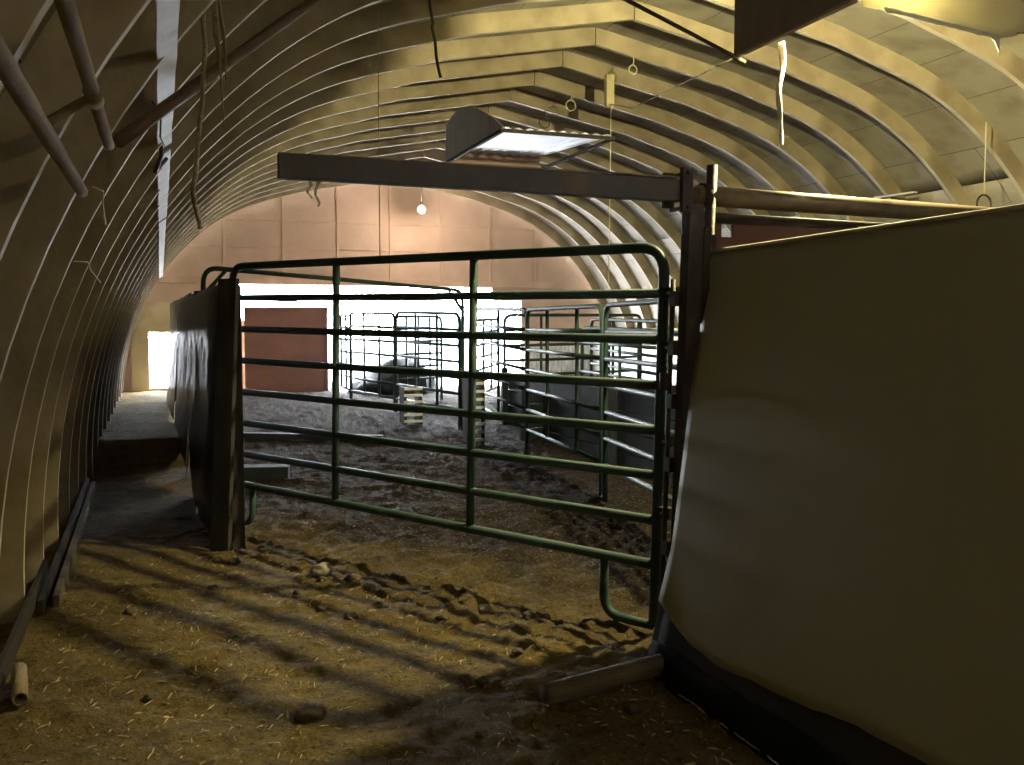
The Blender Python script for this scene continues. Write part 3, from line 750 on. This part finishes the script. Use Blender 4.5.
bm = bmesh.new(); bar(bm, (-.668, 4.08, 3.165), (-.668, 5.17, 3.165), .035, .018, .003); link('edge_strip', bm, 'old_pole', hb)
hs = thing('hanging_sheet', 'pale plastic sheet with a torn lower edge hanging at the top right', 'sheet', (0, 4.15, 3.2))
def HS(u, v):
    xx = -.62 + 1.55 * u
    zl = 3.15 + .015 * nz(u * 14, 2) + (.0 if u < .74 else .12 * (u - .74) / .26)
    zz = zl + (arch_z(xx, .0) - .02 - zl) * v
    return (xx, 4.10 + .18 * (xx + .6) + .015 * nz(xx, zz, 0, 3), zz)
M['sheet_plastic'] = translucent('pale_sheet', (.62, .58, .42), (.55, .51, .36), 2, .5, c3=(.45, .41, .28), c3scale=2)
link('plastic', sheet(bmesh.new(), HS, 40, 12, .004), 'sheet_plastic', hs, True)
def TR_(u, v):
    xx = -.45 + .98 * u
    drop = .022 + .012 * abs(nz(u * 12, 5)) + (.09 * max(0, (u - .93) / .07) if u > .93 else 0)
    return (xx, 4.092 + .18 * (xx + .6) - .004 + .006 * nz(u * 20, v), 3.168 - drop * v)
link('torn_edge', sheet(bmesh.new(), TR_, 50, 3, .002), 'plastic_white', hs, True)
strand([(.56, 4.2, 3.16), (.95, 4.3, 3.20), (1.6, 4.4, 3.34)], .006, 'twine', 'slack_twine', 'pale twine running right from the torn plastic sheet', 'twine')
# white tape hanging from the board
tp = bmesh.new()
sheet(tp, lambda u, v: (-.62 + (.02 * (1 - .7 * v)) * (u - .5) + .012 * math.sin(v * 9), 4.77 - (.036 - .012 * v + .008 * math.sin(v * 14)) * (u - .5) + .004 * math.sin(v * 17), 3.15 - .60 * v), 3, 30, .002)
tag(link('hanging_tape', tp, 'plastic_white', None, True), 'strip of white plastic tape dangling from the brown hanging board', 'tape')
# block with its pull string
pb = thing('pull_block', 'pale wooden block on a rib with a pull string below it', 'block', (.52, 9.4, 3.9))
bm = bmesh.new(); box(bm, .485, .575, 9.41, 9.477, 3.86, 4.20, .004); link('block', bm, 'yellow_block', pb)
link('string', T([(.53, 9.40, 3.87), (.525, 9.40, 3.0), (.51, 9.40, 1.95)], .006, seg=6), 'twine', pb, True)
RING = ((.42, 8.68, 4.10), (.46, 11.14, 4.10), (.46, 10.32, 4.12))
def ring_hook(x, y, z, r, label, material='steel'):
    t = thing('hook_ring', label, 'ring', (x, y, z), 'rings and hooks under the ridge')
    pts = [V((x + r * math.cos(a * math.pi / 8), y, z - r + r * math.sin(a * math.pi / 8))) for a in range(16)]
    link('ring', T(pts, .007, seg=6, closed=True), material, t, True)
    link('hook', T([(x, y, z), (x + .01, y, z + .05), (x, y, arch_z(x) + .03)], .006, seg=6), material, t, True)
ring_hook(*RING[0], .045, 'steel ring under the ridge, nearest the camera', 'twine')
ring_hook(*RING[2], .06, 'bunched twine ring just left of the pale block', 'twine')
ring_hook(*RING[1], .07, 'dark ring farther along the ridge, above the ridge vent', 'wire')
# hanging ring right
rh = thing('ceiling_ring', 'small ring hanging on a thin string at the right above the olive sheet', 'ring', (3.10, 6.83, 2.43))
cx, cy, cz = 3.08, 6.83, 2.62
pts = [V((cx + .085 * math.cos(a * math.pi / 10), cy, cz + .085 * math.sin(a * math.pi / 10))) for a in range(20)]
link('ring', T(pts, .009, seg=6, closed=True), 'black_iron', rh, True)
link('string', T([(cx, cy, cz + .085), (cx, cy, 3.36)], .006, seg=6), 'twine', rh, True)
strand([(.52, 9.4, 3.88), (.38, 8.6, 3.66), (-.67, 5.18, 3.16)], .005, 'twine', 'slung_cord', 'thin cord slung between roof ribs left of the brown hanging board', 'cord')
bm = bmesh.new(); bar(bm, (3.55, 8.82, 2.95), (3.60, 8.25, 2.94), .05, .02, .003); tag(link('short_lath', bm, 'white_lath'), 'short pale lath sticking out from the right-hand ribs above the cross pipe', 'lath')
# cobweb-like plastic scraps hanging from the beam's far side
for k, (xx, zz) in enumerate(((-3.46, 2.09), (-3.43, 2.09))):
    bm = bmesh.new(); sheet(bm, lambda u, v: (xx + .014 * (u - .5) * (1 - .4 * v) + .008 * math.sin(v * 8 + k), 3.92 + .005 * math.sin(v * 11), zz - (.075 + .03 * k) * v), 2, 10, .0015)
    tag(link('plastic_scrap', bm, 'plastic_white', None, True), 'small white plastic shred hanging under the left end of the grey beam', 'scrap', 'shreds under the beam')

# ------------------------------------------------------------------ on the ground behind and before the gate
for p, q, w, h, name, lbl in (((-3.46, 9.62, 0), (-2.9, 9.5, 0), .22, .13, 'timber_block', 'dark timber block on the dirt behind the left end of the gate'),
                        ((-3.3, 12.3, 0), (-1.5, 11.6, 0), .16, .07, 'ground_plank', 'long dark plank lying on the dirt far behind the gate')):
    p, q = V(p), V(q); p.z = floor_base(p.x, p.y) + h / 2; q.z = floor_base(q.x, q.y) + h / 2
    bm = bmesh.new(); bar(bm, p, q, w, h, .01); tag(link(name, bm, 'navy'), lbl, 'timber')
def clod(x, y, r, label, material='clod', sq=.6):
    bm = bmesh.new(); bmesh.ops.create_icosphere(bm, subdivisions=3, radius=r); s = random.uniform(0, 50)
    for v in bm.verts:
        p = v.co / r; v.co *= 1 + .35 * nz(p.x + s, p.y, p.z, 1.6) + .15 * nz(p.x + s, p.y, p.z, 5); v.co.z *= sq
    bmesh.ops.translate(bm, verts=bm.verts, vec=(x, y, floor_z(x, y) + r * sq * .35))
    tag(link('dirt_clod', bm, material, None, True), label, 'clod', 'dirt clods on the floor')
clod(-3.16, 5.73, .06, 'pale dirt clod in front of the gate, below its left upright', 'stone', .8)
clod(-3.52, 3.66, .06, 'dark flat clod near the bottom edge, left of the fallen post', 'clod', .55)
clod(-3.0, 5.6, .05, 'dark clod just right of the pale clod in front of the gate')
clod(-2.45, 4.75, .035, 'small clod in front of the gate, below its middle upright', 'stone')
clod(-4.22, 5.35, .035, 'small dark clod on the yellow-lit dirt near the left wall')
clod(-4.1, 4.1, .035, 'flat dark clod at the bottom left of the floor', 'clod', .5)
rs = random.Random(3)
for k in range(16):
    a = rs.uniform(-.2, 1.0); cxx = -1.78 + (-1.74) * a; cyy = 4.09 + 3.23 * a; off = -rs.uniform(.25, 1.05)
    clod(cxx + .874 * off, cyy + .485 * off, rs.uniform(.02, .04), 'small dark dirt clod scattered along the trodden strip before the gate')
# scattered straw: nobody could count it
bm = bmesh.new()
for k in range(1500):
    x = random.uniform(-4.6, -1.9); y = random.uniform(2.6, 6.6);
    if (x + 1.78) * .874 + (y - 4.09) * .485 > -.35: continue
    a = random.uniform(0, math.pi); l = random.uniform(.012, .045)
    z = floor_z(x, y) + .006; d = V((math.cos(a), math.sin(a), 0)) * l; s = V((-d.y, d.x, 0)).normalized() * .0022
    c = V((x, y, z)); c1 = c + d; c1.z = floor_z(c1.x, c1.y) + random.uniform(.004, .014)
    vs = [bm.verts.new(c + s), bm.verts.new(c - s), bm.verts.new(c1 - s), bm.verts.new(c1 + s), bm.verts.new((c + c1) / 2 + V((0, 0, .004)))]
    bm.faces.new((vs[0], vs[1], vs[4])); bm.faces.new((vs[1], vs[2], vs[4])); bm.faces.new((vs[2], vs[3], vs[4])); bm.faces.new((vs[3], vs[0], vs[4]))
tag(link('scattered_straw', bm, 'straw'), 'bits of pale straw scattered over the dirt floor', 'straw', kind='stuff')

# ------------------------------------------------------------------ lamps
def bulb_thing(loc, top, label, r=.045, sub=3):
    t = thing('bare_bulb', label, 'lamp', loc)
    bm = bmesh.new(); bmesh.ops.create_icosphere(bm, subdivisions=sub, radius=r); bmesh.ops.translate(bm, verts=bm.verts, vec=loc)
    b = link('bulb', bm, 'bulb', t, True)
    so = link('socket', T([V(loc) + V((0, 0, r * .8)), V(loc) + V((0, 0, r * .8 + .07))], .022), 'vent_black', t, True)
    link('cord', T([V(loc) + V((0, 0, r * .8 + .07)), (loc[0], loc[1], top)], .006, seg=6), 'wire', t, True)
    return t
def point(loc, power, col, r):
    l = bpy.data.lights.new('lamp_light', 'POINT'); l.energy = power; l.color = col; l.shadow_soft_size = r
    o = bpy.data.objects.new('lamp_light', l); o.location = loc; COL.objects.link(o); return o
FAR = (.40, 16.95, 3.62); NEAR = (-.40, 4.45, 3.42); BACK = (-1.15, -1.7, 3.4)
bulb_thing(FAR, 4.1, 'glowing bare bulb hanging high before the far end wall', .07)
bulb_thing(NEAR, 4.15, 'bare bulb behind the brown hanging board, lighting the near floor', .05)
point((FAR[0], FAR[1] - .16, FAR[2] - .06), 90, (1, .80, .62), .05)
point((NEAR[0], NEAR[1], NEAR[2] - .09), 700, (1, .89, .45), .05)
bulb_thing(BACK, 4.0, 'bare bulb near the ridge behind the camera, over the alley end', .05)
point((BACK[0], BACK[1], BACK[2] - .09), 60, (1, .88, .45), .06)

# daylight through the far doorway
w = bpy.data.worlds.new('sky'); SC.world = w; w.use_nodes = True
bg = w.node_tree.nodes['Background']; bg.inputs[0].default_value = (.86, .93, 1.0, 1); bg.inputs[1].default_value = 72.0
def portal(x0, x1, z0, z1, y):
    l = bpy.data.lights.new('daylight_portal', 'AREA'); l.shape = 'RECTANGLE'; l.size = x1 - x0; l.size_y = z1 - z0
    l.cycles.is_portal = True
    o = bpy.data.objects.new('daylight_portal', l); o.location = ((x0 + x1) / 2, y, (z0 + z1) / 2)
    o.rotation_euler = (-math.pi / 2, 0, 0); COL.objects.link(o)
portal(-2.85, 2.72, .1, 2.27, 18.1); portal(-4.29, -3.75, .42, 1.40, 18.1)

# ------------------------------------------------------------------ camera
cam = bpy.data.cameras.new('camera'); cam.sensor_width = 36; cam.lens = 953.5 / 1024 * 36; cam.clip_start = .05
co = bpy.data.objects.new('camera', cam); COL.objects.link(co); co.location = (-4.0186, 0, 1.5)
yaw, pitch, roll = .3486, .0585, .0007
R = Matrix.Rotation(-yaw, 3, 'Z') @ Matrix.Rotation(math.pi / 2 - pitch, 3, 'X') @ Matrix.Rotation(-roll, 3, 'Z')
co.rotation_euler = R.to_euler()
SC.camera = co
vs_ = SC.view_settings; vs_.view_transform = 'Standard'; vs_.look = 'None'; vs_.gamma = 1; vs_.use_curve_mapping = False; vs_.exposure = .3
SC.cycles.max_bounces = 8; SC.cycles.diffuse_bounces = 5; SC.cycles.sample_clamp_indirect = 30
